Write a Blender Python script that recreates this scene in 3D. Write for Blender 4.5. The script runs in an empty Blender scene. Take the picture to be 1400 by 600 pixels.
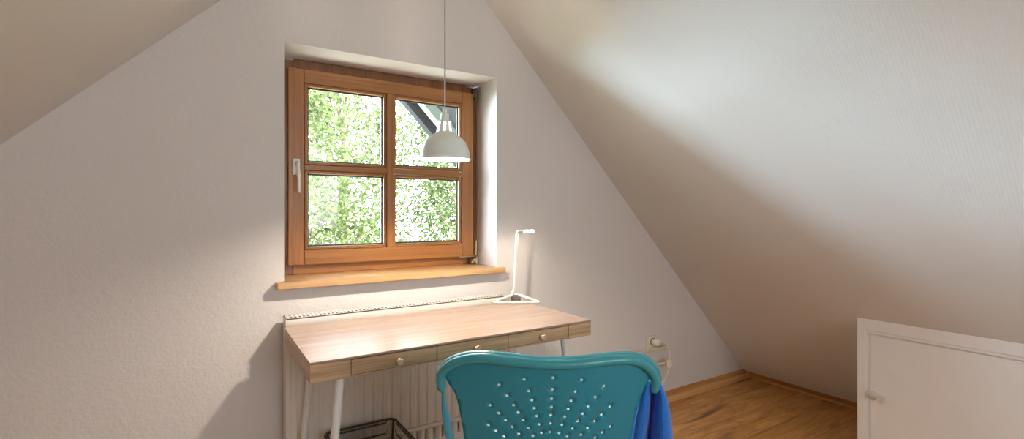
import bpy, bmesh, math, random
from mathutils import Vector, Matrix, Euler
from mathutils.geometry import delaunay_2d_cdt

random.seed(7)
PI = math.pi
scene = bpy.context.scene
COL = scene.collection

# ------------------------------------------------------------------ camera model
F, V0, H, D = 672.0, 290.5, 1.154, 2.04
YAW = math.radians(32.355)
SN, CS = math.sin(YAW), math.cos(YAW)

# ------------------------------------------------------------------ material helpers
def new_mat(name):
    m = bpy.data.materials.new(name)
    m.use_nodes = True
    nt = m.node_tree
    b = nt.nodes['Principled BSDF']
    return m, nt, b

def setin(b, **kw):
    names = dict(rough='Roughness', metal='Metallic', coat='Coat Weight', coat_rough='Coat Roughness',
                 spec='Specular IOR Level', trans='Transmission Weight', sheen='Sheen Weight', sss='Subsurface Weight')
    for k, v in kw.items():
        b.inputs[names[k]].default_value = v

def coords(nt, scale=(1, 1, 1), rot=(0, 0, 0)):
    tc = nt.nodes.new('ShaderNodeTexCoord')
    mp = nt.nodes.new('ShaderNodeMapping')
    mp.inputs['Scale'].default_value = scale
    mp.inputs['Rotation'].default_value = rot
    nt.links.new(tc.outputs['Object'], mp.inputs['Vector'])
    return mp.outputs['Vector']

def noise(nt, vec, scale, detail=4, rough=0.55, dist=0.0):
    n = nt.nodes.new('ShaderNodeTexNoise')
    n.inputs['Scale'].default_value = scale
    n.inputs['Detail'].default_value = detail
    n.inputs['Roughness'].default_value = rough
    n.inputs['Distortion'].default_value = dist
    nt.links.new(vec, n.inputs['Vector'])
    return n

def ramp(nt, fac, stops):
    r = nt.nodes.new('ShaderNodeValToRGB')
    e = r.color_ramp.elements
    while len(e) < len(stops):
        e.new(0.5)
    for k, (p, c) in enumerate(stops):
        e[k].position = p
        e[k].color = (*c, 1)
    nt.links.new(fac, r.inputs['Fac'])
    return r.outputs['Color']

def mixc(nt, a, b, fac, mode='MIX'):
    n = nt.nodes.new('ShaderNodeMix')
    n.data_type = 'RGBA'
    n.blend_type = mode
    for sock, v in ((n.inputs['Factor'], fac), (n.inputs['A'], a), (n.inputs['B'], b)):
        if hasattr(v, 'is_linked'):
            nt.links.new(v, sock)
        elif isinstance(v, (int, float)):
            sock.default_value = v
        else:
            sock.default_value = (*v, 1)
    # colour sockets of the mix node
    return n

def mix_rgb(nt, a, b, fac, mode='MIX'):
    n = nt.nodes.new('ShaderNodeMixRGB')
    n.blend_type = mode
    for key, v in (('Fac', fac), ('Color1', a), ('Color2', b)):
        s = n.inputs[key]
        if hasattr(v, 'links'):
            nt.links.new(v, s)
        elif isinstance(v, (int, float)):
            s.default_value = v
        else:
            s.default_value = (*v, 1)
    return n.outputs['Color']

def bump(nt, b, height, strength=0.2, dist=0.01):
    n = nt.nodes.new('ShaderNodeBump')
    n.inputs['Strength'].default_value = strength
    n.inputs['Distance'].default_value = dist
    nt.links.new(height, n.inputs['Height'])
    nt.links.new(n.outputs['Normal'], b.inputs['Normal'])

def plain(name, col, rough=0.5, metal=0.0, var=0.06, scale=12, **kw):
    m, nt, b = new_mat(name)
    v = coords(nt)
    n = noise(nt, v, scale, 3)
    lo = tuple(max(0, c * (1 - var)) for c in col)
    hi = tuple(min(1, c * (1 + var)) for c in col)
    nt.links.new(ramp(nt, n.outputs['Fac'], [(0.3, lo), (0.7, hi)]), b.inputs['Base Color'])
    setin(b, rough=rough, metal=metal, **kw)
    return m

def wood(name, axis, dark, mid, light, grain=1.0, rough=0.4, coat=0.0, streak=0.6):
    m, nt, b = new_mat(name)
    sc = [34 * grain] * 3
    sc[axis] = 2.0 * grain
    v = coords(nt, tuple(sc))
    n1 = noise(nt, v, 1.0, 5, 0.6, 0.6)
    sc2 = [140 * grain] * 3
    sc2[axis] = 3.0 * grain
    n2 = noise(nt, coords(nt, tuple(sc2)), 1.0, 3, 0.5)
    c1 = ramp(nt, n1.outputs['Fac'], [(0.28, dark), (0.5, mid), (0.72, light)])
    c2 = ramp(nt, n2.outputs['Fac'], [(0.35, (0.55, 0.5, 0.45)), (0.6, (1, 1, 1))])
    col = mix_rgb(nt, c1, c2, streak, 'MULTIPLY')
    nt.links.new(col, b.inputs['Base Color'])
    setin(b, rough=rough, coat=coat, coat_rough=0.2)
    bump(nt, b, n2.outputs['Fac'], 0.12, 0.002)
    return m

def emission(name, col, strength):
    m = bpy.data.materials.new(name)
    m.use_nodes = True
    nt = m.node_tree
    nt.nodes.clear()
    o = nt.nodes.new('ShaderNodeOutputMaterial')
    e = nt.nodes.new('ShaderNodeEmission')
    e.inputs['Color'].default_value = (*col, 1)
    e.inputs['Strength'].default_value = strength
    nt.links.new(e.outputs[0], o.inputs['Surface'])
    return m

def plaster(name, col, big, fine, strength):
    m, nt, b = new_mat(name)
    v = coords(nt)
    n0 = noise(nt, v, 1.3, 3)
    nt.links.new(ramp(nt, n0.outputs['Fac'], [(0.3, tuple(c * 0.97 for c in col)), (0.7, col)]), b.inputs['Base Color'])
    n1 = noise(nt, v, big, 5, 0.6, 0.3)
    n2 = noise(nt, v, fine, 3, 0.6)
    vo = nt.nodes.new('ShaderNodeTexVoronoi')
    vo.inputs['Scale'].default_value = big * 0.55
    nt.links.new(v, vo.inputs['Vector'])
    sp = ramp(nt, vo.outputs['Distance'], [(0.0, (1, 1, 1)), (0.16, (0, 0, 0))])
    h = mix_rgb(nt, n1.outputs['Fac'], n2.outputs['Fac'], 0.4)
    h2 = mix_rgb(nt, h, sp, 0.25, 'ADD')
    setin(b, rough=0.75, spec=0.3)
    bump(nt, b, h2, strength, 0.006)
    return m

def wallpaper(name, col):
    m, nt, b = new_mat(name)
    v = coords(nt)
    n0 = noise(nt, v, 1.1, 3)
    nt.links.new(ramp(nt, n0.outputs['Fac'], [(0.3, tuple(c * 0.97 for c in col)), (0.7, col)]), b.inputs['Base Color'])
    w = nt.nodes.new('ShaderNodeTexWave')
    w.wave_type = 'BANDS'
    w.bands_direction = 'DIAGONAL'
    w.inputs['Scale'].default_value = 60
    w.inputs['Distortion'].default_value = 3.0
    w.inputs['Detail'].default_value = 2
    w.inputs['Detail Scale'].default_value = 3
    nt.links.new(v, w.inputs['Vector'])
    n1 = noise(nt, v, 38, 4)
    h = mix_rgb(nt, w.outputs['Fac'], n1.outputs['Fac'], 0.85)
    setin(b, rough=0.7, spec=0.35)
    bump(nt, b, h, 0.3, 0.003)
    return m

M = {}
M['gable'] = plaster('gable_plaster', (0.72, 0.71, 0.71), 30, 90, 0.6)
M['slope'] = wallpaper('slope_wallpaper', (0.75, 0.735, 0.71))
M['white'] = plain('white_paint', (0.80, 0.79, 0.76), 0.4, var=0.02)
M['hatch'] = plain('hatch_paint', (0.84, 0.80, 0.76), 0.45, var=0.02, scale=6)
M['radiator'] = plain('radiator_enamel', (0.80, 0.78, 0.74), 0.35, var=0.02)
M['slot'] = plain('dark_slot', (0.06, 0.05, 0.045), 0.8)
M['leg'] = plain('leg_enamel', (0.82, 0.84, 0.85), 0.35, var=0.02)
PINE = ((0.27, 0.105, 0.026), (0.375, 0.160, 0.040), (0.475, 0.222, 0.060))
M['win_v'] = wood('window_wood_vertical', 2, *PINE, grain=0.7, rough=0.42, coat=0.08, streak=0.4)
M['win_h'] = wood('window_wood_horizontal', 0, *PINE, grain=0.7, rough=0.42, coat=0.08, streak=0.4)
M['win_d'] = wood('window_frame_dark', 2, (0.15, 0.05, 0.015), (0.22, 0.08, 0.022), (0.28, 0.11, 0.03), grain=0.7, rough=0.4, coat=0.2, streak=0.4)
M['sill'] = wood('sill_wood', 0, (0.42, 0.235, 0.09), (0.56, 0.345, 0.155), (0.66, 0.45, 0.23), grain=0.7, rough=0.35, coat=0.7, streak=0.4)
M['base'] = wood('baseboard_wood', 0, (0.42, 0.20, 0.06), (0.56, 0.29, 0.10), (0.64, 0.36, 0.14), grain=0.6, rough=0.45, streak=0.3)
M['strip_lit'] = wood('strip_wood_lit', 0, (0.56, 0.30, 0.11), (0.70, 0.42, 0.18), (0.78, 0.50, 0.24), grain=0.6, rough=0.4, streak=0.2)  # paler than the board behind; the light it catches is in the colour
M['base_y'] = wood('baseboard_wood_depth', 1, (0.42, 0.20, 0.06), (0.56, 0.29, 0.10), (0.64, 0.36, 0.14), grain=0.6, rough=0.45, streak=0.3)
M['bamboo'] = wood('bamboo_top', 0, (0.40, 0.265, 0.19), (0.47, 0.33, 0.25), (0.54, 0.40, 0.315), grain=1.1, rough=0.36, coat=1.0, streak=0.45)
M['bamboo_f'] = wood('bamboo_front', 0, (0.44, 0.28, 0.16), (0.58, 0.40, 0.24), (0.69, 0.51, 0.33), grain=0.9, rough=0.42, streak=0.6)
M['bamboo_y'] = wood('bamboo_side', 1, (0.44, 0.28, 0.16), (0.58, 0.40, 0.24), (0.69, 0.51, 0.33), grain=0.9, rough=0.42, streak=0.6)
M['knob'] = plain('brushed_knob', (0.62, 0.47, 0.33), 0.35, 0.15)
M['grey_knob'] = plain('greyish_door_knob', (0.56, 0.52, 0.46), 0.35)
M['brass'] = plain('aged_hinge_metal', (0.50, 0.42, 0.28), 0.35, 0.9)
M['dark_metal'] = plain('dark_hinge_metal', (0.10, 0.09, 0.05), 0.45, 0.7)
M['plastic_white'] = plain('white_plastic', (0.84, 0.83, 0.80), 0.3, var=0.02)
M['plastic_cream'] = plain('cream_plastic', (0.70, 0.66, 0.53), 0.4, var=0.03)
M['lamp_shade'] = plain('shade_enamel', (0.76, 0.85, 0.82), 0.28, var=0.02, coat=0.3)
M['cord'] = plain('grey_cord', (0.45, 0.46, 0.46), 0.5)
M['table_lamp'] = plain('lamp_enamel', (0.86, 0.84, 0.80), 0.3, var=0.02)
M['joint'] = plain('lamp_joint_dark', (0.14, 0.13, 0.12), 0.45)
M['teal'] = plain('teal_plastic', (0.022, 0.285, 0.415), 0.33, var=0.05, scale=4, coat=0.1)
M['teal_rim'] = plain('teal_plastic_rim', (0.045, 0.34, 0.42), 0.28, var=0.04, scale=4, coat=0.2)
M['teal_light'] = plain('teal_plastic_seat', (0.10, 0.40, 0.42), 0.35, var=0.04)
M['teal_edge_lit'] = plain('teal_plastic_lit_edge', (0.42, 0.72, 0.78), 0.35)  # paler than the shell: light on the hole walls put into the colour
M['black'] = plain('black_plastic', (0.02, 0.02, 0.022), 0.4)
M['steel'] = plain('chromed_steel', (0.6, 0.6, 0.6), 0.2, 1.0)
M['bin_wire'] = plain('bronze_wire', (0.085, 0.07, 0.045), 0.35, 0.6)
M['bulb'] = emission('warm_bulb', (1.0, 0.83, 0.67), 1650.0)
M['led'] = emission('warm_led', (1.0, 0.80, 0.58), 80.0)

# blue cloth
m, nt, b = new_mat('blue_cloth')
n = noise(nt, coords(nt), 220, 2)
nt.links.new(ramp(nt, n.outputs['Fac'], [(0.3, (0.004, 0.14, 0.60)), (0.7, (0.008, 0.20, 0.78))]), b.inputs['Base Color'])
setin(b, rough=0.85, sheen=0.3)
bump(nt, b, n.outputs['Fac'], 0.2, 0.002)
M['cloth'] = m

# floor laminate: planks along X with knots
m, nt, b = new_mat('oak_laminate')
vec = coords(nt)
br = nt.nodes.new('ShaderNodeTexBrick')
br.inputs['Scale'].default_value = 1.0
br.inputs['Brick Width'].default_value = 1.25
br.inputs['Row Height'].default_value = 0.185
br.inputs['Mortar Size'].default_value = 0.0012
br.inputs['Mortar Smooth'].default_value = 0.2
br.inputs['Color1'].default_value = (0.0, 0.0, 0.0, 1)
br.inputs['Color2'].default_value = (1, 1, 1, 1)
br.inputs['Mortar'].default_value = (0.5, 0.5, 0.5, 1)
br.offset = 0.37
nt.links.new(vec, br.inputs['Vector'])
off = nt.nodes.new('ShaderNodeVectorMath'); off.operation = 'MULTIPLY_ADD'
off.inputs[1].default_value = (7.3, 3.1, 0)
nt.links.new(br.outputs['Color'], off.inputs[0]); nt.links.new(vec, off.inputs[2])
mp = nt.nodes.new('ShaderNodeMapping'); mp.inputs['Scale'].default_value = (2.2, 13, 1)
nt.links.new(off.outputs[0], mp.inputs['Vector'])
g1 = noise(nt, mp.outputs['Vector'], 1.2, 6, 0.62, 1.1)
mp2 = nt.nodes.new('ShaderNodeMapping'); mp2.inputs['Scale'].default_value = (5, 75, 1)
nt.links.new(off.outputs[0], mp2.inputs['Vector'])
g2 = noise(nt, mp2.outputs['Vector'], 1.0, 4, 0.6)
kn = noise(nt, mp.outputs['Vector'], 0.8, 2, 0.5, 0.5)
c = ramp(nt, g1.outputs['Fac'], [(0.25, (0.22, 0.10, 0.030)), (0.42, (0.52, 0.27, 0.085)), (0.6, (0.64, 0.36, 0.135)), (0.8, (0.76, 0.48, 0.21))])
c = mix_rgb(nt, c, ramp(nt, g2.outputs['Fac'], [(0.35, (0.6, 0.52, 0.45)), (0.6, (1, 1, 1))]), 0.55, 'MULTIPLY')
c = mix_rgb(nt, c, ramp(nt, kn.outputs['Fac'], [(0.26, (0.28, 0.2, 0.14)), (0.40, (1, 1, 1))]), 0.9, 'MULTIPLY')
tone = ramp(nt, br.outputs['Color'], [(0.0, (0.86, 0.83, 0.8)), (1.0, (1.06, 1.04, 1.0))])
c = mix_rgb(nt, c, tone, 1.0, 'MULTIPLY')
seam = ramp(nt, br.outputs['Fac'], [(0.0, (1, 1, 1)), (1.0, (0.4, 0.33, 0.28))])
c = mix_rgb(nt, c, seam, 1.0, 'MULTIPLY')
nt.links.new(c, b.inputs['Base Color'])
setin(b, rough=0.42, coat=0.05)
bump(nt, b, g2.outputs['Fac'], 0.08, 0.002)
M['floor'] = m

# window glass: thin sheet
m = bpy.data.materials.new('window_glass'); m.use_nodes = True
nt = m.node_tree; nt.nodes.clear()
o = nt.nodes.new('ShaderNodeOutputMaterial')
tr = nt.nodes.new('ShaderNodeBsdfTransparent'); tr.inputs['Color'].default_value = (0.97, 0.985, 0.98, 1)
gl = nt.nodes.new('ShaderNodeBsdfGlossy'); gl.inputs['Roughness'].default_value = 0.02
lw = nt.nodes.new('ShaderNodeLayerWeight')
pw_ = nt.nodes.new('ShaderNodeMath'); pw_.operation = 'POWER'; pw_.inputs[1].default_value = 5.0
nt.links.new(lw.outputs['Facing'], pw_.inputs[0])
fr = nt.nodes.new('ShaderNodeMath'); fr.operation = 'MULTIPLY_ADD'; fr.inputs[1].default_value = .9; fr.inputs[2].default_value = .03
nt.links.new(pw_.outputs[0], fr.inputs[0])
mx = nt.nodes.new('ShaderNodeMixShader')
nt.links.new(fr.outputs[0], mx.inputs[0]); nt.links.new(tr.outputs[0], mx.inputs[1]); nt.links.new(gl.outputs[0], mx.inputs[2])
nt.links.new(mx.outputs[0], o.inputs['Surface'])
M['glass'] = m

# fine wire mesh: holes between dark wires
m = bpy.data.materials.new('wire_mesh'); m.use_nodes = True
nt = m.node_tree; nt.nodes.clear()
o = nt.nodes.new('ShaderNodeOutputMaterial')
tr = nt.nodes.new('ShaderNodeBsdfTransparent')
df = nt.nodes.new('ShaderNodeBsdfPrincipled'); df.inputs['Base Color'].default_value = (0.05, 0.045, 0.035, 1)
df.inputs['Roughness'].default_value = 0.5; df.inputs['Metallic'].default_value = 0.3
vec = coords(nt, (330, 330, 330))
ck = nt.nodes.new('ShaderNodeTexVoronoi'); ck.feature = 'DISTANCE_TO_EDGE'; ck.inputs['Scale'].default_value = 1
ck.inputs['Randomness'].default_value = 0.15
nt.links.new(vec, ck.inputs['Vector'])
gt = nt.nodes.new('ShaderNodeMath'); gt.operation = 'GREATER_THAN'; gt.inputs[1].default_value = 0.10
nt.links.new(ck.outputs['Distance'], gt.inputs[0])
mx = nt.nodes.new('ShaderNodeMixShader')
nt.links.new(gt.outputs[0], mx.inputs[0]); nt.links.new(df.outputs[0], mx.inputs[1]); nt.links.new(tr.outputs[0], mx.inputs[2])
nt.links.new(mx.outputs[0], o.inputs['Surface'])
M['mesh'] = m

def leaf_mat(name, c0, c1):
    m = bpy.data.materials.new(name); m.use_nodes = True
    nt = m.node_tree; nt.nodes.clear()
    o = nt.nodes.new('ShaderNodeOutputMaterial')
    n = noise(nt, coords(nt), 7.0, 3)
    col = ramp(nt, n.outputs['Fac'], [(0.3, c0), (0.7, c1)])
    d = nt.nodes.new('ShaderNodeBsdfDiffuse'); t = nt.nodes.new('ShaderNodeBsdfTranslucent')
    nt.links.new(col, d.inputs['Color']); nt.links.new(col, t.inputs['Color'])
    mx = nt.nodes.new('ShaderNodeMixShader'); mx.inputs[0].default_value = 0.45
    nt.links.new(d.outputs[0], mx.inputs[1]); nt.links.new(t.outputs[0], mx.inputs[2])
    nt.links.new(mx.outputs[0], o.inputs['Surface'])
    return m
M['leaf_a'] = leaf_mat('leaf_light', (0.035, 0.06, 0.022), (0.24, 0.29, 0.12))
M['leaf_b'] = leaf_mat('leaf_mid', (0.025, 0.045, 0.018), (0.18, 0.23, 0.095))
M['bark'] = plain('bark', (0.16, 0.12, 0.09), 0.9, var=0.3, scale=20)
M['lawn'] = plain('lawn_grass', (0.30, 0.31, 0.21), 0.9, var=0.3, scale=3)
M['eave_dark'] = plain('dark_stained_boards', (0.014, 0.014, 0.014), 0.8, var=0.3, scale=20, spec=.2)
M['eave_light'] = plain('pale_green_rafter', (0.115, 0.14, 0.105), 0.7)

# ------------------------------------------------------------------ object helpers
WM = {}
def thing(name, label, cat, loc=(0, 0, 0), rotz=0.0, group=None, kind=None):
    o = bpy.data.objects.new(name, None)
    o.empty_display_size = 0.05
    COL.objects.link(o)
    o.location = loc
    o.rotation_euler = (0, 0, rotz)
    if label: o['label'] = label
    if cat: o['category'] = cat
    if group: o['group'] = group
    if kind: o['kind'] = kind
    WM[o.name] = Matrix.Translation(Vector(loc)) @ Matrix.Rotation(rotz, 4, 'Z')
    return o

def obj(name, bm, mats, parent=None, smooth=None, local=False, label=None, kind=None, recalc=True):
    """links the bmesh as ONE mesh object; vertices are given in world space unless local"""
    if recalc:
        bmesh.ops.recalc_face_normals(bm, faces=bm.faces)
    if parent is not None and not local:
        bmesh.ops.transform(bm, matrix=WM[parent.name].inverted(), verts=bm.verts)
    me = bpy.data.meshes.new(name)
    bm.to_mesh(me); bm.free()
    if not isinstance(mats, (list, tuple)): mats = [mats]
    for mm in mats: me.materials.append(M[mm])
    if smooth is not None:
        me.shade_smooth()
        me.set_sharp_from_angle(angle=math.radians(smooth))
    o = bpy.data.objects.new(name, me)
    COL.objects.link(o)
    if parent is not None:
        o.parent = parent
        WM[o.name] = WM[parent.name].copy()
    else:
        WM[o.name] = Matrix.Identity(4)
    if label: o['label'] = label
    if kind: o['kind'] = kind
    return o

def tag(o, label, cat, group=None):
    o['label'] = label; o['category'] = cat
    if group: o['group'] = group
    return o

def B(): return bmesh.new()

def box(bm, x0, x1, y0, y1, z0, z1, mi=0, bev=0.0, seg=2):
    vs = [bm.verts.new((x, y, z)) for z in (z0, z1) for y in (y0, y1) for x in (x0, x1)]
    idx = [(0, 1, 3, 2), (4, 6, 7, 5), (0, 4, 5, 1), (2, 3, 7, 6), (0, 2, 6, 4), (1, 5, 7, 3)]
    fs = [bm.faces.new([vs[i] for i in f]) for f in idx]
    for f in fs: f.material_index = mi
    if bev:
        ed = list({e for f in fs for e in f.edges})
        r = bmesh.ops.bevel(bm, geom=ed, offset=bev, segments=seg, affect='EDGES', profile=0.5)
        for f in r['faces']: f.material_index = mi
    return bm

def frames(pts, closed=False):
    n = len(pts)
    T = []
    for i in range(n):
        if closed: t = pts[(i + 1) % n] - pts[i - 1]
        elif i == 0: t = pts[1] - pts[0]
        elif i == n - 1: t = pts[-1] - pts[-2]
        else: t = pts[i + 1] - pts[i - 1]
        T.append(t.normalized())
    ref = Vector((0, 0, 1)) if abs(T[0].z) < 0.9 else Vector((1, 0, 0))
    N = [(ref - T[0] * ref.dot(T[0])).normalized()]
    for i in range(1, n):
        v = N[-1] - T[i] * N[-1].dot(T[i])
        N.append(v.normalized())
    return T, N

def tube(bm, pts, r, n=12, closed=False, caps=True, flat=(1, 1), mi=0, up=None):
    pts = [Vector(p) for p in pts]
    T, N = frames(pts, closed)
    if up is not None:
        N = []
        for t in T:
            v = Vector(up) - t * Vector(up).dot(t)
            N.append(v.normalized())
    rings = []
    for i, p in enumerate(pts):
        rr = r[i] if isinstance(r, (list, tuple)) else r
        Bn = T[i].cross(N[i])
        rings.append([bm.verts.new(p + N[i] * rr * flat[0] * math.cos(2 * PI * k / n) + Bn * rr * flat[1] * math.sin(2 * PI * k / n)) for k in range(n)])
    m_ = len(rings)
    for i in range(m_ if closed else m_ - 1):
        a, b_ = rings[i], rings[(i + 1) % m_]
        for k in range(n):
            f = bm.faces.new((a[k], a[(k + 1) % n], b_[(k + 1) % n], b_[k])); f.material_index = mi
    if caps and not closed:
        for ring in (rings[0][::-1], rings[-1]):
            f = bm.faces.new(ring); f.material_index = mi
    return bm

def catmull(pts, sub=6, closed=False):
    pts = [Vector(p) for p in pts]
    n = len(pts); out = []
    rng = range(n) if closed else range(n - 1)
    for i in rng:
        p1, p2 = pts[i], pts[(i + 1) % n]
        p0 = pts[i - 1] if (closed or i > 0) else p1 * 2 - p2
        p3 = pts[(i + 2) % n] if (closed or i < n - 2) else p2 * 2 - p1
        for k in range(sub):
            t = k / sub
            out.append(0.5 * ((2 * p1) + (p2 - p0) * t + (2 * p0 - 5 * p1 + 4 * p2 - p3) * t * t + (3 * p1 - p0 - 3 * p2 + p3) * t ** 3))
    if not closed: out.append(pts[-1])
    return out

def roundpath(pts, rad, seg=6, closed=False):
    """polyline with rounded corners"""
    pts = [Vector(p) for p in pts]; n = len(pts); out = []
    for i in range(n):
        if not closed and i in (0, n - 1):
            out.append(pts[i]); continue
        p = pts[i]; a = (pts[i - 1] - p); c_ = (pts[(i + 1) % n] - p)
        r = min(rad, a.length * 0.45, c_.length * 0.45)
        A = p + a.normalized() * r; C = p + c_.normalized() * r
        for k in range(seg + 1):
            t = k / seg
            out.append(A * (1 - t) ** 2 + p * 2 * t * (1 - t) + C * t * t)
    return out

def lathe(bm, prof, c=(0, 0, 0), n=36, axis='z', mi=0, cap0=False, cap1=False, skip=None):
    c = Vector(c); rings = []
    for (r, z) in prof:
        ring = []
        for k in range(n):
            a = 2 * PI * k / n
            if axis == 'z': v = Vector((r * math.cos(a), r * math.sin(a), z))
            elif axis == 'y': v = Vector((r * math.cos(a), z, r * math.sin(a)))
            else: v = Vector((z, r * math.cos(a), r * math.sin(a)))
            ring.append(bm.verts.new(c + v))
        rings.append(ring)
    for i in range(len(rings) - 1):
        for k in range(n):
            if skip and skip(i, k): continue
            f = bm.faces.new((rings[i][k], rings[i][(k + 1) % n], rings[i + 1][(k + 1) % n], rings[i + 1][k])); f.material_index = mi
    if cap0: bm.faces.new(rings[0]).material_index = mi
    if cap1: bm.faces.new(rings[-1]).material_index = mi
    return bm

def solidify(o, t, offset=0.0):
    md = o.modifiers.new('thickness', 'SOLIDIFY'); md.thickness = t; md.offset = offset; return o

def subsurf(o, lv=2):
    md = o.modifiers.new('smooth', 'SUBSURF'); md.levels = lv; md.render_levels = lv; return o

def prism(bm, poly, axis, a0, a1, mi=0):
    """poly of 2-D points extruded along an axis ('x': (y,z), 'y': (x,z), 'z': (x,y))"""
    def P(p, t):
        return {'x': (t, p[0], p[1]), 'y': (p[0], t, p[1]), 'z': (p[0], p[1], t)}[axis]
    lo = [bm.verts.new(P(p, a0)) for p in poly]; hi = [bm.verts.new(P(p, a1)) for p in poly]
    n = len(poly)
    fs = [bm.faces.new(lo[::-1]), bm.faces.new(hi)]
    for i in range(n): fs.append(bm.faces.new((lo[i], lo[(i + 1) % n], hi[(i + 1) % n], hi[i])))
    for f in fs: f.material_index = mi
    return bm

# ------------------------------------------------------------------ room shell
def zr(x): return 2.163 - 1.0208 * (x - 1.14)      # right slope
def zl(x): return 1.852 + 0.995 * x                # left slope
XR = (2.163 + 1.0208 * 1.14 - 1.852) / (0.995 + 1.0208)
ZR = zl(XR)
XRF = 1.14 + 2.163 / 1.0208                        # right slope meets the floor
XLF = -1.852 / 0.995
YB = -5.2

bm = B(); box(bm, XLF - 0.3, XRF + 0.3, YB - 0.1, 0.3, -0.12, 0.0)
obj('floor', bm, 'floor', kind='structure')

WX0, WX1, WZ0, WZ1 = 0.268, 1.204, 0.866, 1.803     # window niche in the gable wall
def gable(name, y0, y1, hole):
    bm = B()
    def quad_strip(poly): prism(bm, poly, 'y', y0, y1)
    if hole:
        quad_strip([(XLF - .3, -.1), (WX0, -.1), (WX0, zl(WX0) + .25), (XLF - .3, zl(XLF - .3) + .25)])
        quad_strip([(WX1, -.1), (XRF + .3, -.1), (XRF + .3, zr(XRF + .3) + .25), (WX1, zr(WX1) + .25)])
        quad_strip([(WX0, -.1), (WX1, -.1), (WX1, WZ0), (WX0, WZ0)])
        quad_strip([(WX0, WZ1), (WX1, WZ1), (WX1, zr(WX1) + .25), (XR, ZR + .25), (WX0, zl(WX0) + .25)])
    else:
        quad_strip([(XLF - .3, -.1), (XRF + .3, -.1), (XRF + .3, zr(XRF + .3) + .25), (XR, ZR + .25), (XLF - .3, zl(XLF - .3) + .25)])
    return obj(name, bm, 'gable', kind='structure')
gable('wall_front', 0.0, 0.3, True)
gable('wall_back', YB - 0.2, YB, False)
T_ = 0.2
bm = B(); prism(bm, [(XR, ZR), (XRF + .15, zr(XRF + .15)), (XRF + .15 + T_, zr(XRF + .15) + T_), (XR, ZR + 2 * T_)], 'y', YB, 0.0)
obj('ceiling_right', bm, 'slope', kind='structure')
bm = B(); prism(bm, [(XR, ZR), (XR, ZR + 2 * T_), (XLF - .15 - T_, zl(XLF - .15) + T_), (XLF - .15, zl(XLF - .15))], 'y', YB, 0.0)
obj('ceiling_left', bm, 'slope', kind='structure')

# knee wall with crawl-space hatch
XK, YK = 2.63, -0.954
bm = B(); prism(bm, [(XK, 0), (XRF, 0), (XK, zr(XK))], 'y', YB, YK)
obj('wall_right', bm, 'slope', kind='structure')
XH = 2.612; HT = zr(XH)
hd = thing('door_1', 'low white hatch with a round knob in the knee wall under the slope', 'hatch door', (XH, -1.4, 0), kind='structure')
Y1, Y2 = -1.83, -1.98
bm = B()
box(bm, XH, XK, -.988, YK, 0, HT, bev=.002)                      # left stile
box(bm, XH, XK, Y1, -.988, HT - .052, HT, bev=.002)              # head
box(bm, XH, XK, -1.87, Y1, 0, HT, bev=.002)
box(bm, XH + .004, XK, -.994, -.986, 0, HT - .054)               # inner stop
box(bm, XH + .006, XK, Y1, -.988, HT - .066, HT - .050, bev=.002)
obj('door_frame', bm, 'hatch', hd)
bm = B(); box(bm, XH + .0165, XK, -1.822, -1.0035, 0.012, HT - .0745, bev=.002)
dp = obj('door_panel', bm, 'hatch', hd)
bm = B(); lathe(bm, [(.006, .020), (.0075, -.006), (.014, -.010), (.0205, -.018), (.0195, -.026), (.011, -.031)], (XH, -1.026, .318), 20, 'x', cap0=True, cap1=True)
obj('door_knob', bm, 'grey_knob', dp, smooth=40)

# baseboards
bm = B()
box(bm, -1.7, 3.262, -.014, 0, 0, .062, 0, bev=.003)
box(bm, -1.7, 3.240, -.040, -.0135, 0, .037, 1, bev=.005)
obj('baseboard_front', bm, ['base', 'strip_lit'], kind='structure')
bm = B(); prism(bm, [(3.240, 0), (XRF, 0), (XRF - .005, .003), (XRF - .055, .053), (3.245, .053)], 'y', YK, -.0)
obj('baseboard_right', bm, 'base_y', kind='structure')

# ------------------------------------------------------------------ window
win = thing('window_1', 'brown wooden casement window with four panes in a deep white niche', 'window', (.73, .2, .9), kind='structure')
YF = .2                                                           # front of the fixed frame
bm = B()
FX0, FX1, FZ0, FZ1 = WX0, WX1, .893, 1.794
box(bm, FX0, FX0 + .06, YF, YF + .07, FZ0, FZ1, 0, .003)
box(bm, FX1 - .06, FX1, YF, YF + .07, FZ0, FZ1, 0, .003)
box(bm, FX0 + .06, FX1 - .06, YF, YF + .07, FZ1 - .06, WZ1, 1, .003)
box(bm, FX0 + .06, FX1 - .06, YF - .002, YF + .07, FZ0, FZ0 + .055, 2, .003)
obj('window_frame', bm, ['win_d', 'win_d', 'win_h'], win)
SX0, SX1, SZ0, SZ1, YS = .306, 1.168, .934, 1.757, .17
sx0, sx1 = .358, 1.116                                            # inner edges of the stiles
mx0, mx1 = .728, .746                                             # mullion
panes = [(.370, .721, 1.357, 1.700), (.753, 1.106, 1.359, 1.698), (.370, .721, .996, 1.332), (.753, 1.104, .997, 1.331)]
bm = B()
box(bm, SX0, .368, YS, YS + .058, SZ0, SZ1, 0, .003)
box(bm, 1.107, SX1, YS, YS + .058, SZ0, SZ1, 0, .003)
box(bm, .3685, 1.1065, YS + .0006, YS + .058, 1.7005, SZ1, 1, .002)
box(bm, .3685, 1.1065, YS + .0006, YS + .058, SZ0, .9955, 1, .002)
box(bm, .722, .752, YS + .001, YS + .058, .9955, 1.7005, 0, .002)
box(bm, .3685, .722, YS + .0014, YS + .058, 1.333, 1.356, 1, .002)
box(bm, .752, 1.1065, YS + .0014, YS + .058, 1.333, 1.356, 1, .002)
sash = obj('sash', bm, ['win_v', 'win_h'], win)
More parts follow.
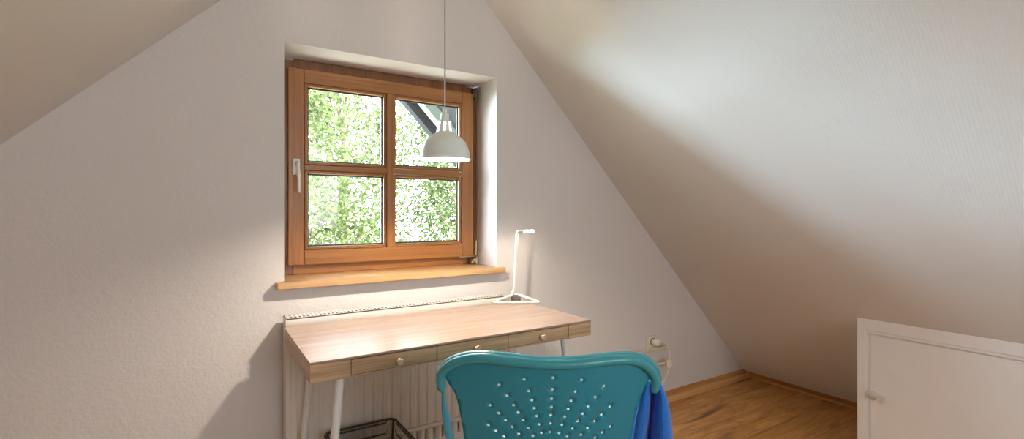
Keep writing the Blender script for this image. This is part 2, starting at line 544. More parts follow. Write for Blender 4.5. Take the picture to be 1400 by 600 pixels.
for (x0, x1, z0, z1) in panes:
    bm = B()                                                      # glazing bead: sloped inner moulding
    w = .013
    for (a, b_, c_, d_, mi) in ((x0, x0 + w, z0, z1, 0), (x1 - w, x1, z0, z1, 0)):
        box(bm, a, b_, YS + .007, YS + .04, c_, d_, mi, .003)
    box(bm, x0 + w, x1 - w, YS + .007, YS + .04, z1 - w, z1, 1, .003)
    box(bm, x0 + w, x1 - w, YS + .007, YS + .04, z0, z0 + w, 1, .003)
    obj('glazing_bead', bm, ['win_v', 'win_h'], sash)
    bm = B()
    box(bm, x0 + w - .001, x1 - w + .001, YS + .031, YS + .035, z0 + w - .001, z1 - w + .001)
    obj('glass_pane', bm, 'glass', sash)
    bm = B()                                                      # dark rubber seal round the pane
    e = .006
    for (a, b_, c_, d_) in ((x0 + w, x0 + w + e, z0 + w, z1 - w), (x1 - w - e, x1 - w, z0 + w, z1 - w), (x0 + w, x1 - w, z1 - w - e, z1 - w), (x0 + w, x1 - w, z0 + w, z0 + w + e)):
        box(bm, a, b_, YS + .026, YS + .031, c_, d_)
    obj('seal', bm, 'black', sash)
bm = B(); box(bm, .322, .350, YS - .010, YS, 1.311, 1.378, bev=.003)
hp = obj('window_handle', bm, 'plastic_white', win, smooth=35, label='white window handle')
bm = B()
pts = roundpath([(.336, YS - .008, 1.358), (.336, YS - .046, 1.358), (.3385, YS - .050, 1.300), (.3395, YS - .047, 1.236)], .012)
tube(bm, pts, [.0085] * 9 + [.0095 - .003 * k / (len(pts) - 10) for k in range(len(pts) - 9)], 12, flat=(1, .8))
obj('lever', bm, 'plastic_white', hp, smooth=50)
bm = B()                                                          # lower hinge with stay
tube(bm, [(1.179, YS - .008, .938), (1.179, YS - .008, 1.012)], .007, 12)
box(bm, 1.160, 1.182, YS - .020, YS + .03, .905, .922, bev=.004)
tube(bm, [(1.179, YS - .012, .896), (1.179, YS - .012, .930)], .010, 12)
box(bm, 1.090, 1.172, YS - .003, YS + .01, .930, .934)
box(bm, 1.150, 1.166, YS - .016, YS + .02, .896, .914, bev=.004)
obj('hinge', bm, 'brass', win, smooth=40, label='brassy lower hinge with stay arm')
bm = B()
tube(bm, [(1.180, YS - .006, 1.715), (1.180, YS - .006, 1.785)], .008, 12)
box(bm, 1.168, 1.190, YS - .004, YS + .03, 1.735, 1.785, bev=.003)
obj('hinge', bm, 'dark_metal', win, smooth=40, label='dark upper hinge')

bm = B(); prism(bm, [(.239, -.04), (1.234, -.04), (1.234, -.0005), (WX1 - .001, -.0005), (WX1 - .001, .27), (WX0 + .001, .27), (WX0 + .001, -.0005), (.239, -.0005)], 'z', .8665, .893)
bmesh.ops.bevel(bm, geom=[e for e in bm.edges if all(v.co.y < -.03 for v in e.verts)], offset=.003, segments=2, affect='EDGES')
o = obj('window_sill', bm, 'sill'); o['kind'] = 'structure'

# ------------------------------------------------------------------ radiator
rad = thing('radiator', 'white panel radiator with a perforated top grille under the window', 'radiator', (.73, -.06, .16))
RX0, RX1, RY0, RY1, RZ0, RZ1 = .262, 1.205, -.092, -.022, .165, .768
bm = B()
npts = []
pitch = .038
x = RX0 + .008
front = [(RX0 + .004, RY0)]
while x + pitch < RX1:
    front += [(x + .004, RY0), (x + .010, RY0 - .004), (x + pitch - .010, RY0 - .004), (x + pitch - .004, RY0)]
    x += pitch
front.append((RX1 - .004, RY0))
poly = front + [(RX1 - .004, RY0 + .012), (RX0 + .004, RY0 + .012)]
prism(bm, poly, 'z', .262, RZ1 - .035)
box(bm, RX0 + .004, RX1 - .004, RY0, RY0 + .012, RZ1 - .035, RZ1 - .006, bev=.003)
box(bm, RX0 + .004, RX1 - .004, -.040, -.028, RZ0 + .01, RZ1 - .01)
obj('front_panel', bm, 'radiator', rad, smooth=30)
bm = B()
tube(bm, [(RX0 + .006, RY0 - .002, .251), (RX1 - .006, RY0 - .002, .251)], .010, 12)
obj('bottom_channel', bm, 'radiator', rad, smooth=50)
bm = B()
x = RX0 + .012
while x + pitch < RX1:
    tube(bm, [(x + pitch / 2, RY0 + .010, .244), (x + pitch / 2, RY0 + .010, .185)], .016, 10)
    x += pitch
box(bm, RX0 + .006, RX1 - .006, RY0 - .002, RY0 + .012, RZ0, .190, bev=.003)
obj('lower_panel', bm, 'radiator', rad, smooth=50)
for (a, b_) in ((RX0, RX0 + .004), (RX1 - .004, RX1)):
    bm = B(); box(bm, a, b_, RY0 + .001, RY1, RZ0 + .02, RZ1)
    obj('side_cover', bm, 'radiator', rad)
# top grille: a sheet with two rows of real slots
bm = B()
cols = 62; gx0, gx1 = RX0 + .012, RX1 - .012; pw = (gx1 - gx0) / cols
xs = [RX0]
for k in range(cols): xs += [gx0 + k * pw + pw * .2, gx0 + k * pw + pw * .8]
xs.append(RX1)
ys = [RY0 - .001, -.086, -.064, -.058, -.052, -.030, RY1]
V = {}
def gv(i, j):
    if (i, j) not in V: V[(i, j)] = bm.verts.new((xs[i], ys[j], RZ1))
    return V[(i, j)]
for i in range(len(xs) - 1):
    for j in range(len(ys) - 1):
        if i % 2 == 1 and j in (1, 4): continue
        bm.faces.new((gv(i, j), gv(i + 1, j), gv(i + 1, j + 1), gv(i, j + 1)))
solidify(obj('top_grille', bm, 'radiator', rad), .0008, -1)
bm = B(); box(bm, RX0 + .01, RX1 - .01, RY0 + .004, -.026, RZ1 - .034, RZ1 - .005)  # near-black block close under the grille, stands for shade in the slots
obj('grille_shade_block', bm, 'slot', rad)
# heating pipes along the wall
for (z, y, end, mt) in ((.346, -.040, 2.375, 'a'), (.252, -.040, 2.385, 'b')):
    hpipe = thing('heating_pipe', 'upper cream heating pipe running along the wall from the radiator to below the socket' if mt == 'a' else 'lower cream heating pipe ending in the wall below the socket', 'pipe', (end, -.02, z), group='heating pipes below the socket')
    bm = B(); tube(bm, roundpath([(RX1 - .004, y, z), (end, y, z), (end, .0, z)], .022), .0085, 12)
    obj('pipe', bm, 'plastic_cream', hpipe, smooth=50)
    bm = B(); tube(bm, [(end, -.010, z), (end, -.0005, z)], .017, 16)
    obj('wall_rosette', bm, 'plastic_cream', hpipe, smooth=40)
    bm = B(); tube(bm, [(end - .030, y, z), (end - .004, y, z)], .0115, 14)
    obj('elbow_sleeve', bm, 'plastic_cream', hpipe, smooth=40)

# ------------------------------------------------------------------ desk
desk = thing('desk', 'light bamboo writing desk with three drawers and splayed white legs under the window', 'desk', (.764, -.352, 0))
DX0, DX1, DY0, DY1, DZ0, DZ1 = .254, 1.274, -.600, -.108, .681, .740
bm = B(); box(bm, DX0, DX1, DY0, DY1, DZ1 - .007, DZ1, bev=.0012)
obj('desk_top', bm, 'bamboo', desk)
bm = B()
box(bm, DX0, DX0 + .015, DY0 + .001, DY1, DZ0, DZ1 - .0072, 1, .001)
box(bm, DX1 - .015, DX1, DY0 + .001, DY1, DZ0, DZ1 - .0072, 1, .001)
box(bm, DX0 + .0005, .3645, DY0 + .0005, DY0 + .018, DZ0, DZ1 - .0076, 0, .0008)
box(bm, 1.1645, DX1 - .0005, DY0 + .0005, DY0 + .018, DZ0, DZ1 - .0076, 0, .0008)
box(bm, DX0 + .015, DX1 - .015, DY1 - .015, DY1, DZ0, DZ1 - .0072, 0)
box(bm, .366, 1.163, DY0 + .002, DY1 - .015, DZ0, DZ0 + .005, 0)
box(bm, DX0 + .0155, .366, DY0 + .018, DY1 - .015, DZ0, DZ0 + .005, 0)
box(bm, 1.163, DX1 - .0155, DY0 + .018, DY1 - .015, DZ0, DZ0 + .005, 0)
obj('desk_frame', bm, ['bamboo_f', 'bamboo_y'], desk)
for (a, b_, kx) in ((.3665, .6310, .504), (.6335, .8960, .769), (.8985, 1.1625, 1.037)):
    bm = B()
    box(bm, a, b_, DY0 + .001, DY0 + .017, DZ0 + .0065, DZ1 - .0095, 0, .0012)
    box(bm, a + .012, b_ - .012, DY0 + .017, DY1 - .05, DZ0 + .008, DZ1 - .014, 0)
    dr = obj('drawer', bm, 'bamboo_f', desk)
    bm = B()
    lathe(bm, [(.0055, .001), (.0055, -.010), (.0098, -.012), (.0105, -.016), (.0105, -.022), (.0092, -.0238), (.0085, -.0232)], (kx, DY0, .7075), 24, 'y', cap0=True, cap1=True)
    obj('knob', bm, 'knob', dr, smooth=35, label='small round light brown knob')
for sx in (-1, 1):
    for (yt, yb) in ((-.545, -.575), (-.145, -.125)):
        bm = B()
        X = lambda z: .764 + sx * (.417 + (.681 - z) * .092)
        tube(bm, [(X(.690), yt, .690), (X(.4), yt + (yb - yt) * .42, .4), (X(.0), yb, .0)], [.0135, .0125, .0095], 16)
        obj('leg', bm, 'leg', desk, smooth=50)

# ------------------------------------------------------------------ table lamp
tl = thing('table_lamp', 'small white tube desk lamp with triangular base, switched on', 'lamp', (1.22, -.14, .74))
zb = .7468
A0, A1, A2 = Vector((1.118, -.112, zb)), Vector((1.300, -.222, zb)), Vector((1.243, -.050 - .012, zb))
fr_ = (A1 - A0).normalized()
mid = (A0 + A1) / 2
back = Vector((fr_.y * -1, fr_.x, 0))
apex = mid + back * .080 + Vector((0, 0, .020))
bm = B()
tube(bm, roundpath([A0, A1, apex + fr_ * .016, apex - fr_ * .016], .014, 6, True), .0066, 12, closed=True)
obj('base', bm, 'table_lamp', tl, smooth=60)
top = Vector((apex.x + .006, apex.y - .004, 1.065))
bm = B()
hdir = Vector((fr_.x, fr_.y, .05)).normalized()
tube(bm, roundpath([apex - fr_ * .012 + Vector((-.010, 0, .004)), apex - fr_ * .008 + Vector((0, 0, .02)), top, top + hdir * .030], .016, 7), .0066, 12)
obj('arm', bm, 'table_lamp', tl, smooth=60)
bm = B()
q = top + hdir * .024
rot = Matrix.Translation(q) @ hdir.to_track_quat('X', 'Z').to_matrix().to_4x4()
box(bm, 0, .058, -.011, .011, -.004, .006, bev=.003)
bmesh.ops.transform(bm, matrix=rot, verts=bm.verts)
hd_ = obj('lamp_head', bm, 'table_lamp', tl, smooth=40)
bm = B()
box(bm, .006, .054, -.0085, .0085, -.0052, -.0035)
box(bm, .008, .050, -.0118, -.0105, -.0015, .0035)
bmesh.ops.transform(bm, matrix=rot, verts=bm.verts)
obj('led_strip', bm, 'led', hd_)
bm = B()
jq = Matrix.Translation(apex) @ fr_.to_track_quat('X', 'Z').to_matrix().to_4x4()
box(bm, -.024, .024, -.008, .008, -.0262, .004, bev=.004)
bmesh.ops.transform(bm, matrix=jq, verts=bm.verts)
obj('base_joint', bm, 'joint', tl, smooth=40)
cordt = thing('power_cord', 'white cord with plug in the wall socket and a switch dangling from it', 'power cord', (2.30, -.05, .3))
bm = B()
cp = catmull([(1.290, -.040, .735), (1.300, -.030, .66), (1.310, -.012, .52), (1.335, -.012, .30), (1.45, -.05, .09), (1.75, -.06, .015), (2.10, -.06, .02), (2.28, -.05, .10), (2.335, -.075, .20), (2.353, -.075, .236)], 6)
tube(bm, cp, .0024, 8)
pc = obj('cable', bm, 'plastic_white', cordt, smooth=60)
bm = B(); box(bm, 2.336, 2.366, -.085, -.066, .237, .277, bev=.003)
ad = obj('inline_switch', bm, 'plastic_white', cordt, label='white square switch hanging on the cord')
bm = B(); tube(bm, catmull([(2.352, -.0755, .276), (2.362, -.070, .31), (2.366, -.055, .345), (2.355, -.050, .366), (2.325, -.055, .385), (2.300, -.060, .392)], 6), .0026, 8)
obj('cable', bm, 'plastic_white', cordt, smooth=60)
bm = B()
lathe(bm, [(.008, 0), (.018, -.001), (.018, -.014), (.015, -.017)], (2.268, -.0235, .388), 16, 'y', cap0=True, cap1=True)
box(bm, 2.257, 2.292, -.064, -.038, .372, .404, bev=.004)
tube(bm, [(2.288, -.055, .390), (2.306, -.060, .391)], [.007, .004], 10)
obj('plug', bm, 'plastic_white', cordt, smooth=40)

# wall socket
ws = thing('wall_socket', 'cream square wall socket to the right of the desk', 'socket', (2.27, 0, .378))
bm = B(); box(bm, 2.230, 2.314, -.022, -.0005, .336, .420, bev=.004)
obj('cover_plate', bm, 'plastic_cream', ws, smooth=35)
bm = B(); lathe(bm, [(.021, -.0215), (.021, -.0235), (.0195, -.0238), (.0185, -.0225), (.0, -.0222)], (2.268, 0, .388), 28, 'y')
obj('socket_insert', bm, 'slot', ws, smooth=40)

# ------------------------------------------------------------------ pendant lamp
PX, PY, RZ = .722, -.462, 1.341
pd = thing('pendant_lamp', 'pale grey-green enamel dome pendant lamp hanging from the ridge before the window', 'pendant lamp', (PX, PY, RZ))
def arcprof(pts, sub=5): return [(p.x, p.y) for p in catmull([Vector((a, b_, 0)) for a, b_ in pts], sub)]
outer = arcprof([(.0885, 0), (.0865, .012), (.0835, .030), (.0765, .050), (.066, .066), (.050, .080), (.036, .088), (.0312, .0892)])
bm = B(); lathe(bm, [(.0900, -.001)] + outer, (PX, PY, RZ), 48)
sh = obj('lamp_shade', bm, 'lamp_shade', pd, smooth=60); solidify(sh, .0022, -1)
bm = B()
neck = [(.0315, .0890), (.0298, .096), (.0245, .127), (.0228, .134), (.0150, .1345), (.0144, .158), (.0078, .1585), (.0072, .176), (.0030, .1770)]
lathe(bm, neck, (PX, PY, RZ), 40, skip=lambda i, k: i == 1 and (k % 5) in (1, 2))
nk = obj('lamp_neck', bm, 'lamp_shade', pd, smooth=30); solidify(nk, .0015, -1)
bm = B(); tube(bm, [(PX, PY, RZ + .165), (PX, PY, 2.0), (PX, PY, ZR - .05)], .0030, 8)
obj('cord', bm, 'cord', pd, smooth=60)
bm = B(); lathe(bm, [(.004, -.075), (.035, -.070), (.045, -.045), (.045, .0)], (PX, PY, ZR), 24, cap0=True)
obj('ceiling_rose', bm, 'white', pd, smooth=40)
bm = B()
bulbp = [(.0, -.052), (.010, -.050), (.018, -.044), (.0215, -.034), (.0205, -.022), (.015, -.008), (.012, .004)]
lathe(bm, bulbp, (PX, PY, RZ + .080), 20)
obj('light_bulb', bm, 'bulb', pd, smooth=80)
bm = B(); tube(bm, [(PX, PY, RZ + .084), (PX, PY, RZ + .130)], .0085, 14)
obj('bulb_socket', bm, 'plastic_white', pd, smooth=50)

# ------------------------------------------------------------------ waste bin
wb = thing('waste_bin', 'dark wire mesh waste bin with rounded rim under the desk', 'waste bin', (.515, -.27, 0))
def rrect(x0, x1, y0, y1, r, z, n=5):
    pts = []
    for (cx, cy, a0) in ((x1 - r, y1 - r, 0), (x0 + r, y1 - r, PI / 2), (x0 + r, y0 + r, PI), (x1 - r, y0 + r, 1.5 * PI)):
        for k in range(n + 1):
            a = a0 + PI / 2 * k / n
            pts.append(Vector((cx + r * math.cos(a), cy + r * math.sin(a), z)))
    return pts
topr = rrect(.382, .648, -.40, -.140, .03, .340)
botr = rrect(.410, .620, -.375, -.165, .03, .004)
bm = B(); tube(bm, topr, .0045, 10, closed=True, up=(0, 0, 1)); obj('rim', bm, 'bin_wire', wb, smooth=60)
bm = B()
a = [bm.verts.new(p) for p in topr]; c_ = [bm.verts.new(p) for p in botr]
for i in range(len(a)):
    bm.faces.new((a[i], a[(i + 1) % len(a)], c_[(i + 1) % len(a)], c_[i]))
bm.faces.new(c_)
obj('mesh_basket', bm, 'mesh', wb)
bm = B(); tube(bm, botr, .004, 8, closed=True, up=(0, 0, 1)); obj('bottom_ring', bm, 'bin_wire', wb, smooth=60)
for i in (2, 8, 14, 20):
    bm = B(); tube(bm, [topr[i], botr[i]], .0042, 8); obj('post', bm, 'bin_wire', wb, smooth=60)

# ------------------------------------------------------------------ swivel chair (local frame: x right, y forward, z up)
CD, CX = 1.24, .078
cam0 = Vector((0, -D, 0))
fwd = Vector((SN, CS, 0)); rgt = Vector((CS, -SN, 0))
croot = cam0 + fwd * CD + rgt * CX
chair = thing('swivel_chair', 'teal plastic swivel chair with a perforated backrest, seen from behind', 'chair', croot, -YAW)
def yb_(x, z): return -.205 + (.85 - z) * .20 + .85 * x * x
def px2(u, v, dy=0.0, y=None):
    d = 1.03
    for _ in range(8):
        x = (u - 700) / F * d - CX; z = H - (v - V0) / F * d
        yy = (yb_(x, z) + dy) if y is None else y
        d = CD + yy
    return Vector((x, yy, z))
# backrest sheet with real holes
outline = [(612.5, 521), (610, 508), (623, 495.5), (642, 490), (660, 489), (693, 492), (725, 495.5), (755, 497.5), (790, 496.5), (825, 492.5), (855, 491), (874, 494), (886, 504), (887, 517), (884, 525), (875, 544), (868, 568), (862.7, 597), (859, 630), (858, 670), (858, 705), (850, 722), (830, 728), (751, 730), (672, 728), (650, 722), (641, 705), (641, 670), (640, 630), (635.5, 600), (632.3, 578.4), (628, 556.7), (622.5, 537)]
ol = [px2(*p) for p in outline]
ol2 = [Vector((p.x, p.z)) for p in catmull([Vector((p.x, p.z, 0)).xzy.xzy for p in ol], 1, True)] if False else [Vector((p.x, p.z)) for p in ol]
def dens(poly, step):
    out = []
    for i in range(len(poly)):
        a, b_ = poly[i], poly[(i + 1) % len(poly)]
        k = max(1, int((b_ - a).length / step))
        for j in range(k): out.append(a + (b_ - a) * j / k)
    return out
smooth3 = catmull([Vector((p.x, p.y, 0)) for p in ol2], 4, True)
loop = dens([Vector((p.x, p.y)) for p in smooth3], .012)
dots = [(645, 216), (642, 276), (638, 327), (637, 370), (634, 413), (631, 457), (629, 502),
        (795, 227), (764, 288), (740, 338), (725, 380), (708, 422), (692, 464), (677, 508),
        (914, 258), (868, 317), (830, 366), (802, 406), (774, 444), (747, 484), (719, 524),
        (945, 368), (900, 410), (863, 445), (827, 481), (792, 517),
        (945, 474), (905, 504), (866, 533),
        (493, 223), (516, 285), (533, 334), (546, 376), (559, 418), (571, 462), (584, 507),
        (361, 253), (403, 311), (437, 360), (462, 400), (488, 440), (514, 482), (539, 522),
        (312, 360), (359, 403), (394, 439), (429, 476), (464, 512),
        (303, 466), (343, 496), (386, 525)]
dots = [(590 + a / 3.889, 460 + b_ / 3.889) for a, b_ in dots]
dots += [(u, 2 * 622 - v) for u, v in dots if v > 535]
dots += [(u, 612) for u in (660, 674, 688, 814, 828, 842)]
HR = .0033
hc = [px2(u, v) for u, v in dots]
verts = list(loop); edges = [(i, (i + 1) % len(loop)) for i in range(len(loop))]
for p in hc:
    s = len(verts)
    for k in range(10):
        verts.append(Vector((p.x + HR * math.cos(2 * PI * k / 10), p.z + HR * 1.15 * math.sin(2 * PI * k / 10))))
    edges += [(s + k, s + (k + 1) % 10) for k in range(10)]
def inside(p, poly):
    c = False; n = len(poly)
    for i in range(n):
        a, b_ = poly[i], poly[i - 1]
        if (a.y > p.y) != (b_.y > p.y) and p.x < (b_.x - a.x) * (p.y - a.y) / (b_.y - a.y) + a.x: c = not c
    return c
x = -.24
while x < .24:
    z = .45
    while z < .88:
        p = Vector((x + .0007 * math.sin(z * 900), z))
        if inside(p, loop) and all((Vector((q_.x, q_.z)) - p).length > .0075 for q_ in hc): verts.append(p)
        z += .0105
    x += .0105
r = delaunay_2d_cdt(verts, edges, [], 1, 1e-6)
bm = B()
bv = [bm.verts.new((v.x, yb_(v.x, v.y), v.y)) for v in r[0]]
for f in r[2]:
    cpt = (r[0][f[0]] + r[0][f[1]] + r[0][f[2]]) / 3
    if any((Vector((q_.x, q_.z)) - cpt).length < HR * 0.98 for q_ in hc): continue
    try: bm.faces.new([bv[i] for i in f])
    except ValueError: pass
bmesh.ops.delete(bm, geom=[v for v in bm.verts if not v.link_faces], context='VERTS')
bk = obj('backrest', bm, ['teal', 'teal_edge_lit'], chair, smooth=50, local=True)
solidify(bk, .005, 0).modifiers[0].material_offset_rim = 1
# rolled lip round the top of the backrest
lipc = [(604.8, 535), (603, 521), (605.5, 508), (621, 496), (641, 491), (660, 489.5), (693, 493), (725, 496.5), (755, 498.5), (790, 497.5), (825, 493.5), (855, 491.5), (874, 494.5), (888, 504), (895.0, 516), (895.3, 528), (892, 536.5)]
path = catmull([px2(u, v, -.006) for u, v in lipc], 6)
n_ = len(path)
rad_ = [.0118] * n_
for k, s in enumerate((.45, .72, .9, .98)): rad_[k] *= s; rad_[-1 - k] *= s
bm = B(); tube(bm, path, rad_, 16, up=(0, -1, 0), flat=(1.0, .92))
obj('back_lip', bm, 'teal_rim', chair, smooth=70, local=True)
bead = [(600.5, 521), (602.5, 505), (617, 491.5), (638, 485), (658, 483.3), (693, 486.2), (725, 490), (755, 491.8), (790, 490.6), (830, 486.6), (858, 485), (878, 487.8), (892.5, 498), (899, 511), (899.6, 524)]
path = catmull([px2(u, v, .008) for u, v in bead], 6)
n_ = len(path); rad_ = [.0072] * n_
for k, s in enumerate((.35, .7, .9)): rad_[k] *= s; rad_[-1 - k] *= s
bm = B(); tube(bm, path, rad_, 14, up=(0, -1, 0), flat=(1.7, 1))
obj('back_edge', bm, 'teal_rim', chair, smooth=70, local=True)
# side struts from the lip ends down to the seat
for s in (-1, 1):
    x0 = -.0005
    A = px2(606.5, 533, 0.018) if s < 0 else px2(880, 537, 0.046)
    k_ = 1.0 if s < 0 else 1.9
    pts = catmull([A, Vector((A.x - s * .005 * k_, -.140 if s < 0 else -.118, .715)), Vector((A.x - s * .013 * k_, -.105 if s < 0 else -.09, .640)), Vector((A.x - s * .019 * k_, -.05, .55)), Vector((A.x - s * .026 * k_, .01, .478))], 6)
    bm = B(); tube(bm, pts, .0135, 16, up=(1, 0, 0), flat=(.36, 2.1 if s < 0 else .9))
    obj('side_strut', bm, 'teal', chair, smooth=60, local=True)
# seat dish
bm = B()
NU, NV = 20, 18
grid = []
for j in range(NV + 1):
    t = j / NV; row = []
    y = -.135 + .40 * t
    hw = .150 + .070 * min(1, t * 2.2) - .03 * max(0, (t - .75) / .25) ** 2
    for i in range(NU + 1):
        s = -1 + 2 * i / NU
        z = .470 + .055 * abs(s) ** 5 * math.sin(PI * min(1, .25 + t * .75)) + .012 * s * s + .06 * max(0, .18 - t) * 2 - .045 * max(0, (t - .8) / .2) ** 2
        row.append(bm.verts.new((hw * s, y, z)))
    grid.append(row)
for j in range(NV):
    for i in range(NU): bm.faces.new((grid[j][i], grid[j][i + 1], grid[j + 1][i + 1], grid[j + 1][i]))
st = obj('seat', bm, 'teal_light', chair, smooth=60, local=True); solidify(st, .006, -1)
bm = B(); lathe(bm, [(.09, .447), (.09, .455), (.03, .456)], (0, .03, 0), 24, cap0=True, cap1=True); lathe(bm, [(.026, .16), (.026, .30), (.015, .302), (.015, .45)], (0, .03, 0), 20, cap0=True, cap1=True)
obj('column', bm, 'steel', chair, smooth=40, local=True)
for k in range(5):
    a = 2 * PI * k / 5 + .3
    d_ = Vector((math.cos(a), math.sin(a), 0)); c0 = Vector((0, .03, 0))
    bm = B(); tube(bm, [c0 + d_ * .01 + Vector((0, 0, .15)), c0 + d_ * .14 + Vector((0, 0, .115)), c0 + d_ * .27 + Vector((0, 0, .075))], [.024, .02, .014], 10, flat=(.8, 1.1))
    leg = obj('base_arm', bm, 'teal', chair, smooth=50, local=True)
    bm = B(); e_ = c0 + d_ * .262; t_ = Vector((-d_.y, d_.x, 0))
    for q in (-1, 1): tube(bm, [e_ + t_ * q * .006 + Vector((0, 0, .025)), e_ + t_ * q * .024 + Vector((0, 0, .025))], .025, 16)
    tube(bm, [e_ + Vector((0, 0, .02)), e_ + Vector((0, 0, .085))], .007, 8)
    obj('castor', bm, 'black', leg, smooth=40, local=True)

# ------------------------------------------------------------------ blue garment hung over the right side of the chair
def lp(u, v, y): # local chair coordinates of an image ray at local depth y
    d = CD + y
    return Vector(((u - 700) / F * d - CX, y, H - (v - V0) / F * d))
rows = [ # v, list of (u, y) round the drape, left lobe -> dark inner fold -> right lobe
    (524, [(880, -.135), (884, -.150), (887, -.155), (889, -.135), (893, -.120), (897, -.135), (900, -.150), (904, -.145), (903, -.115)]),
    (533, [(876, -.130), (880, -.152), (886, -.160), (888, -.125), (893, -.105), (898, -.130), (903, -.158), (908.5, -.145), (906, -.10)]),
    (546, [(871, -.125), (876, -.152), (886, -.162), (888.5, -.115), (892, -.095), (895.5, -.130), (906, -.160), (914, -.140), (911, -.09)]),
    (566, [(865, -.120), (871, -.150), (885.5, -.160), (888, -.110), (890, -.085), (892, -.130), (906, -.165), (918.5, -.138), (914, -.08)]),
    (584, [(860, -.115), (868, -.145), (882, -.158), (886, -.105), (888, -.080), (890.5, -.125), (906, -.165), (920.5, -.135), (917, -.075)]),
    (604, [(856, -.110), (866, -.138), (876, -.150), (882, -.100), (887, -.075), (893, -.125), (908, -.160), (922, -.132), (918, -.07)]),
    (640, [(855, -.105), (864, -.130), (876, -.145), (882, -.100), (888, -.075), (894, -.120), (910, -.155), (924, -.130), (919, -.07)]),
    (690, [(855, -.100), (865, -.125), (878, -.138), (884, -.100), (890, -.075), (896, -.120), (912, -.150), (925, -.130), (920, -.07)]),
    (735, [(858, -.100), (868, -.120), (880, -.130), (886, -.100), (891, -.075), (897, -.115), (911, -.145), (922, -.125), (918, -.07)]),
]
bm = B(); ring = []
for (v, ps) in rows:
    ring.append([bm.verts.new(lp(u, v, y)) for u, y in ps])
topv = [lp(890, 519, -.128), ]
cap = [bm.verts.new(lp(u, 520.5, y)) for u, y in ((884, -.125), (887, -.138), (889, -.140), (891, -.130), (894, -.122), (896, -.130), (898, -.138), (900, -.132), (899, -.118))]
ring = [cap] + ring
for i in range(len(ring) - 1):
    for k in range(8): bm.faces.new((ring[i][k], ring[i][k + 1], ring[i + 1][k + 1], ring[i + 1][k]))
bm.faces.new(cap[::-1])
bmesh.ops.transform(bm, matrix=WM[chair.name], verts=bm.verts)
gm = obj('jacket', bm, 'cloth', None, smooth=80)
solidify(gm, .003, 0); subsurf(gm, 2)
tag(gm, 'bright blue cloth jacket hanging over the right side of the teal chair', 'jacket')

# ------------------------------------------------------------------ outside
GZ = -2.6
bm = B(); box(bm, -30, 40, .9, 60, GZ - .1, GZ)
obj('lawn', bm, 'lawn', kind='structure')

ev = thing('roof_overhang', 'dark boarded roof overhang with pale rafter seen through the upper right pane', 'roof', (1.8, .9, 1.6))
def slopeprism(bm, x0, x1, y0, y1, lo, hi, mi=0):
    prism(bm, [(x0, zr(x0) + lo), (x1, zr(x1) + lo), (x1, zr(x1) + hi), (x0, zr(x0) + hi)], 'y', y0, y1, mi)
bm = B(); slopeprism(bm, XR, 2.9, .31, 1.55, .10, .16); obj('soffit', bm, 'eave_dark', ev)
bm = B(); slopeprism(bm, XR, 2.9, 1.50, 1.58, -.02, .10); obj('verge_board', bm, 'eave_dark', ev)
bm = B(); slopeprism(bm, XR, 2.9, 1.30, 1.38, .00, .10); obj('rafter', bm, 'eave_light', ev, label='pale green painted rafter')

def tree(loc, height, cr, label, mat, seed, n, lsz):
    rnd = random.Random(seed)
    root = thing('tree', label, 'tree', loc, group='trees outside the window')
    z0 = loc[2]
    bm = B()
    pts = catmull([(loc[0], loc[1], z0), (loc[0] + .1, loc[1] + .05, z0 + height * .3), (loc[0] - .05, loc[1], z0 + height * .6), (loc[0] + .05, loc[1], z0 + height * .9)], 4)
    k = len(pts); tube(bm, pts, [.14 * (1 - .85 * i / (k - 1)) for i in range(k)], 8)
    cen = Vector((loc[0], loc[1], z0 + height * .62))
    clumps = []
    for i in range(26):
        a = rnd.uniform(0, 2 * PI); ph = rnd.uniform(-.95, .95); rr = cr * rnd.uniform(.25, .80)
        c_ = cen + Vector((math.cos(a) * math.sqrt(1 - ph * ph) * rr, math.sin(a) * math.sqrt(1 - ph * ph) * rr * .8, ph * height * .40))
        clumps.append((c_, cr * rnd.uniform(.18, .34)))
        p0 = pts[min(k - 1, max(3, int((c_.z - z0) / height * k * .85)))]
        midp = (p0 + c_) / 2 + Vector((0, 0, .1))
        tube(bm, [p0, midp, c_], [.028, .018, .008], 5)
    obj('trunk', bm, 'bark', root, smooth=60)
    bm = B()
    for i in range(n):
        if i % 5 < 2:
            c_, r_ = clumps[i % len(clumps)]
            p = c_ + Vector((rnd.gauss(0, 1), rnd.gauss(0, 1), rnd.gauss(0, 1))).normalized() * r_ * rnd.uniform(.25, 1.1)
        else:
            v = Vector((rnd.gauss(0, 1), rnd.gauss(0, 1), rnd.gauss(0, 1))).normalized() * rnd.uniform(.3, 1.0) ** .6
            p = cen + Vector((v.x * cr * 1.08, v.y * cr * .9, v.z * height * .43))
        e = Euler((rnd.uniform(-1.1, 1.1), rnd.uniform(-1.1, 1.1), rnd.uniform(0, 6.28))).to_matrix()
        L = lsz * rnd.uniform(.6, 1.25); W = L * .55
        q = [Vector((0, -L, 0)), Vector((W, -L * .2, .1 * L)), Vector((W * .6, L * .5, 0)), Vector((0, L, -.15 * L)), Vector((-W * .6, L * .5, 0)), Vector((-W, -L * .2, .1 * L))]
        bm.faces.new([bm.verts.new(p + e @ w) for w in q])
    obj('crown', bm, mat, root, recalc=False)
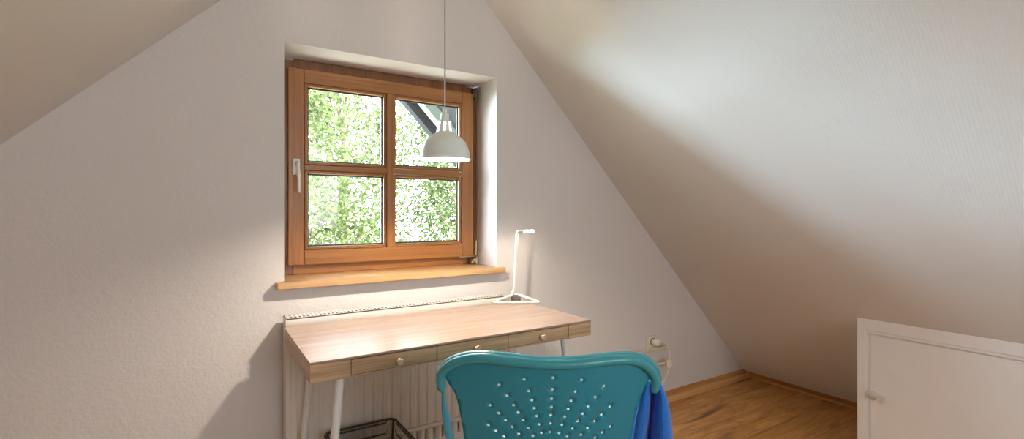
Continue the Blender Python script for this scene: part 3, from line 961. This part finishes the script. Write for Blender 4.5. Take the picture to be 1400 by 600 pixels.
TR = [((1.15, 5.3, GZ), 5.9, 1.2, 'leafy tree outside, in the left panes of the window', 'leaf_a'),
      ((3.85, 5.6, GZ), 6.6, 1.25, 'leafy tree outside, filling the right panes of the window', 'leaf_b'),
      ((2.55, 8.6, GZ), 7.0, 1.5, 'tree outside between and behind the two nearest trees', 'leaf_a'),
      ((6.0, 8.9, GZ), 8.0, 1.7, 'tree outside at the far right behind the window', 'leaf_b'),
      ((-.6, 8.8, GZ), 6.0, 1.4, 'tree outside at the far left behind the window', 'leaf_b')]
for i, (loc, hgt, cr, lb, mt) in enumerate(TR):
    tree(loc, hgt, cr, lb, mt, 30 + i, 14000, .040 if loc[1] < 7 else .055)

# ------------------------------------------------------------------ light
w = bpy.data.worlds.new('sky'); scene.world = w; w.use_nodes = True
nt = w.node_tree
bg = nt.nodes['Background']
tc = nt.nodes.new('ShaderNodeTexCoord'); sp = nt.nodes.new('ShaderNodeSeparateXYZ')
nt.links.new(tc.outputs['Generated'], sp.inputs[0])
rm = ramp(nt, sp.outputs['Z'], [(0.0, (1.0, 0.99, 0.96)), (0.5, (0.72, 0.84, 1.0))])
nt.links.new(rm, bg.inputs['Color'])
bg.inputs['Strength'].default_value = 13.0

def light(name, kind, loc, rot, energy, col, **kw):
    l = bpy.data.lights.new(name, kind); l.energy = energy; l.color = col
    for k, v in kw.items(): setattr(l, k, v)
    o = bpy.data.objects.new(name, l); COL.objects.link(o); o.location = loc; o.rotation_euler = rot
    return o
light('sun', 'SUN', (0, 0, 10), (math.radians(48), 0, math.radians(-25)), 9.0, (1.0, .95, .85), angle=.01)
pl = light('window_portal', 'AREA', (.736, .34, 1.34), (math.radians(-90), 0, 0), 1, (1, 1, 1), shape='RECTANGLE', size=.95, size_y=.95)
pl.data.cycles.is_portal = True
light('fill_light', 'AREA', (.7, -4.6, 1.55), (math.radians(90), 0, 0), 35, (.96, .98, 1.0), shape='RECTANGLE', size=1.8, size_y=1.2)  # added soft fill at the back of the room, not a real fixture

def aimed(name, loc, aim, energy, col, sx, sy):
    v = Vector(aim) - Vector(loc)
    return light(name, 'AREA', loc, v.to_track_quat('-Z', 'Y').to_euler(), energy, col, shape='RECTANGLE', size=sx, size_y=sy)
aimed('daylight_fill', (-.6, 2.3, 1.5), (1.9, -1.0, 1.1), 340, (.62, .83, 1.0), 1.1, 1.3)  # added lamp outside, boosts the window light on the right slope
aimed('ground_bounce_fill', (.55, 1.25, -.7), (.75, .1, 1.6), 55, (1.0, .95, .88), 2.0, 1.2)  # added lamp below the window, stands for light bounced off the ground

# ------------------------------------------------------------------ camera
cd = bpy.data.cameras.new('camera')
cam = bpy.data.objects.new('camera', cd); COL.objects.link(cam)
cd.sensor_fit = 'HORIZONTAL'; cd.sensor_width = 36.0
cd.lens = F / 1400 * 36
cam.location = (0, -D, H)
cam.rotation_euler = (math.radians(90), 0, -YAW)
cd.shift_y = -(300 - V0) / 1400
cd.clip_start = 0.02
scene.camera = cam

scene.view_settings.view_transform = 'Standard'
scene.view_settings.look = 'None'
scene.view_settings.exposure = 0.3
scene.cycles.use_denoising = True
scene.cycles.use_adaptive_sampling = False
scene.cycles.max_bounces = 10
scene.cycles.diffuse_bounces = 6
scene.cycles.transparent_max_bounces = 16
scene.cycles.sample_clamp_indirect = 6
scene.cycles.caustics_reflective = False
scene.cycles.caustics_refractive = False
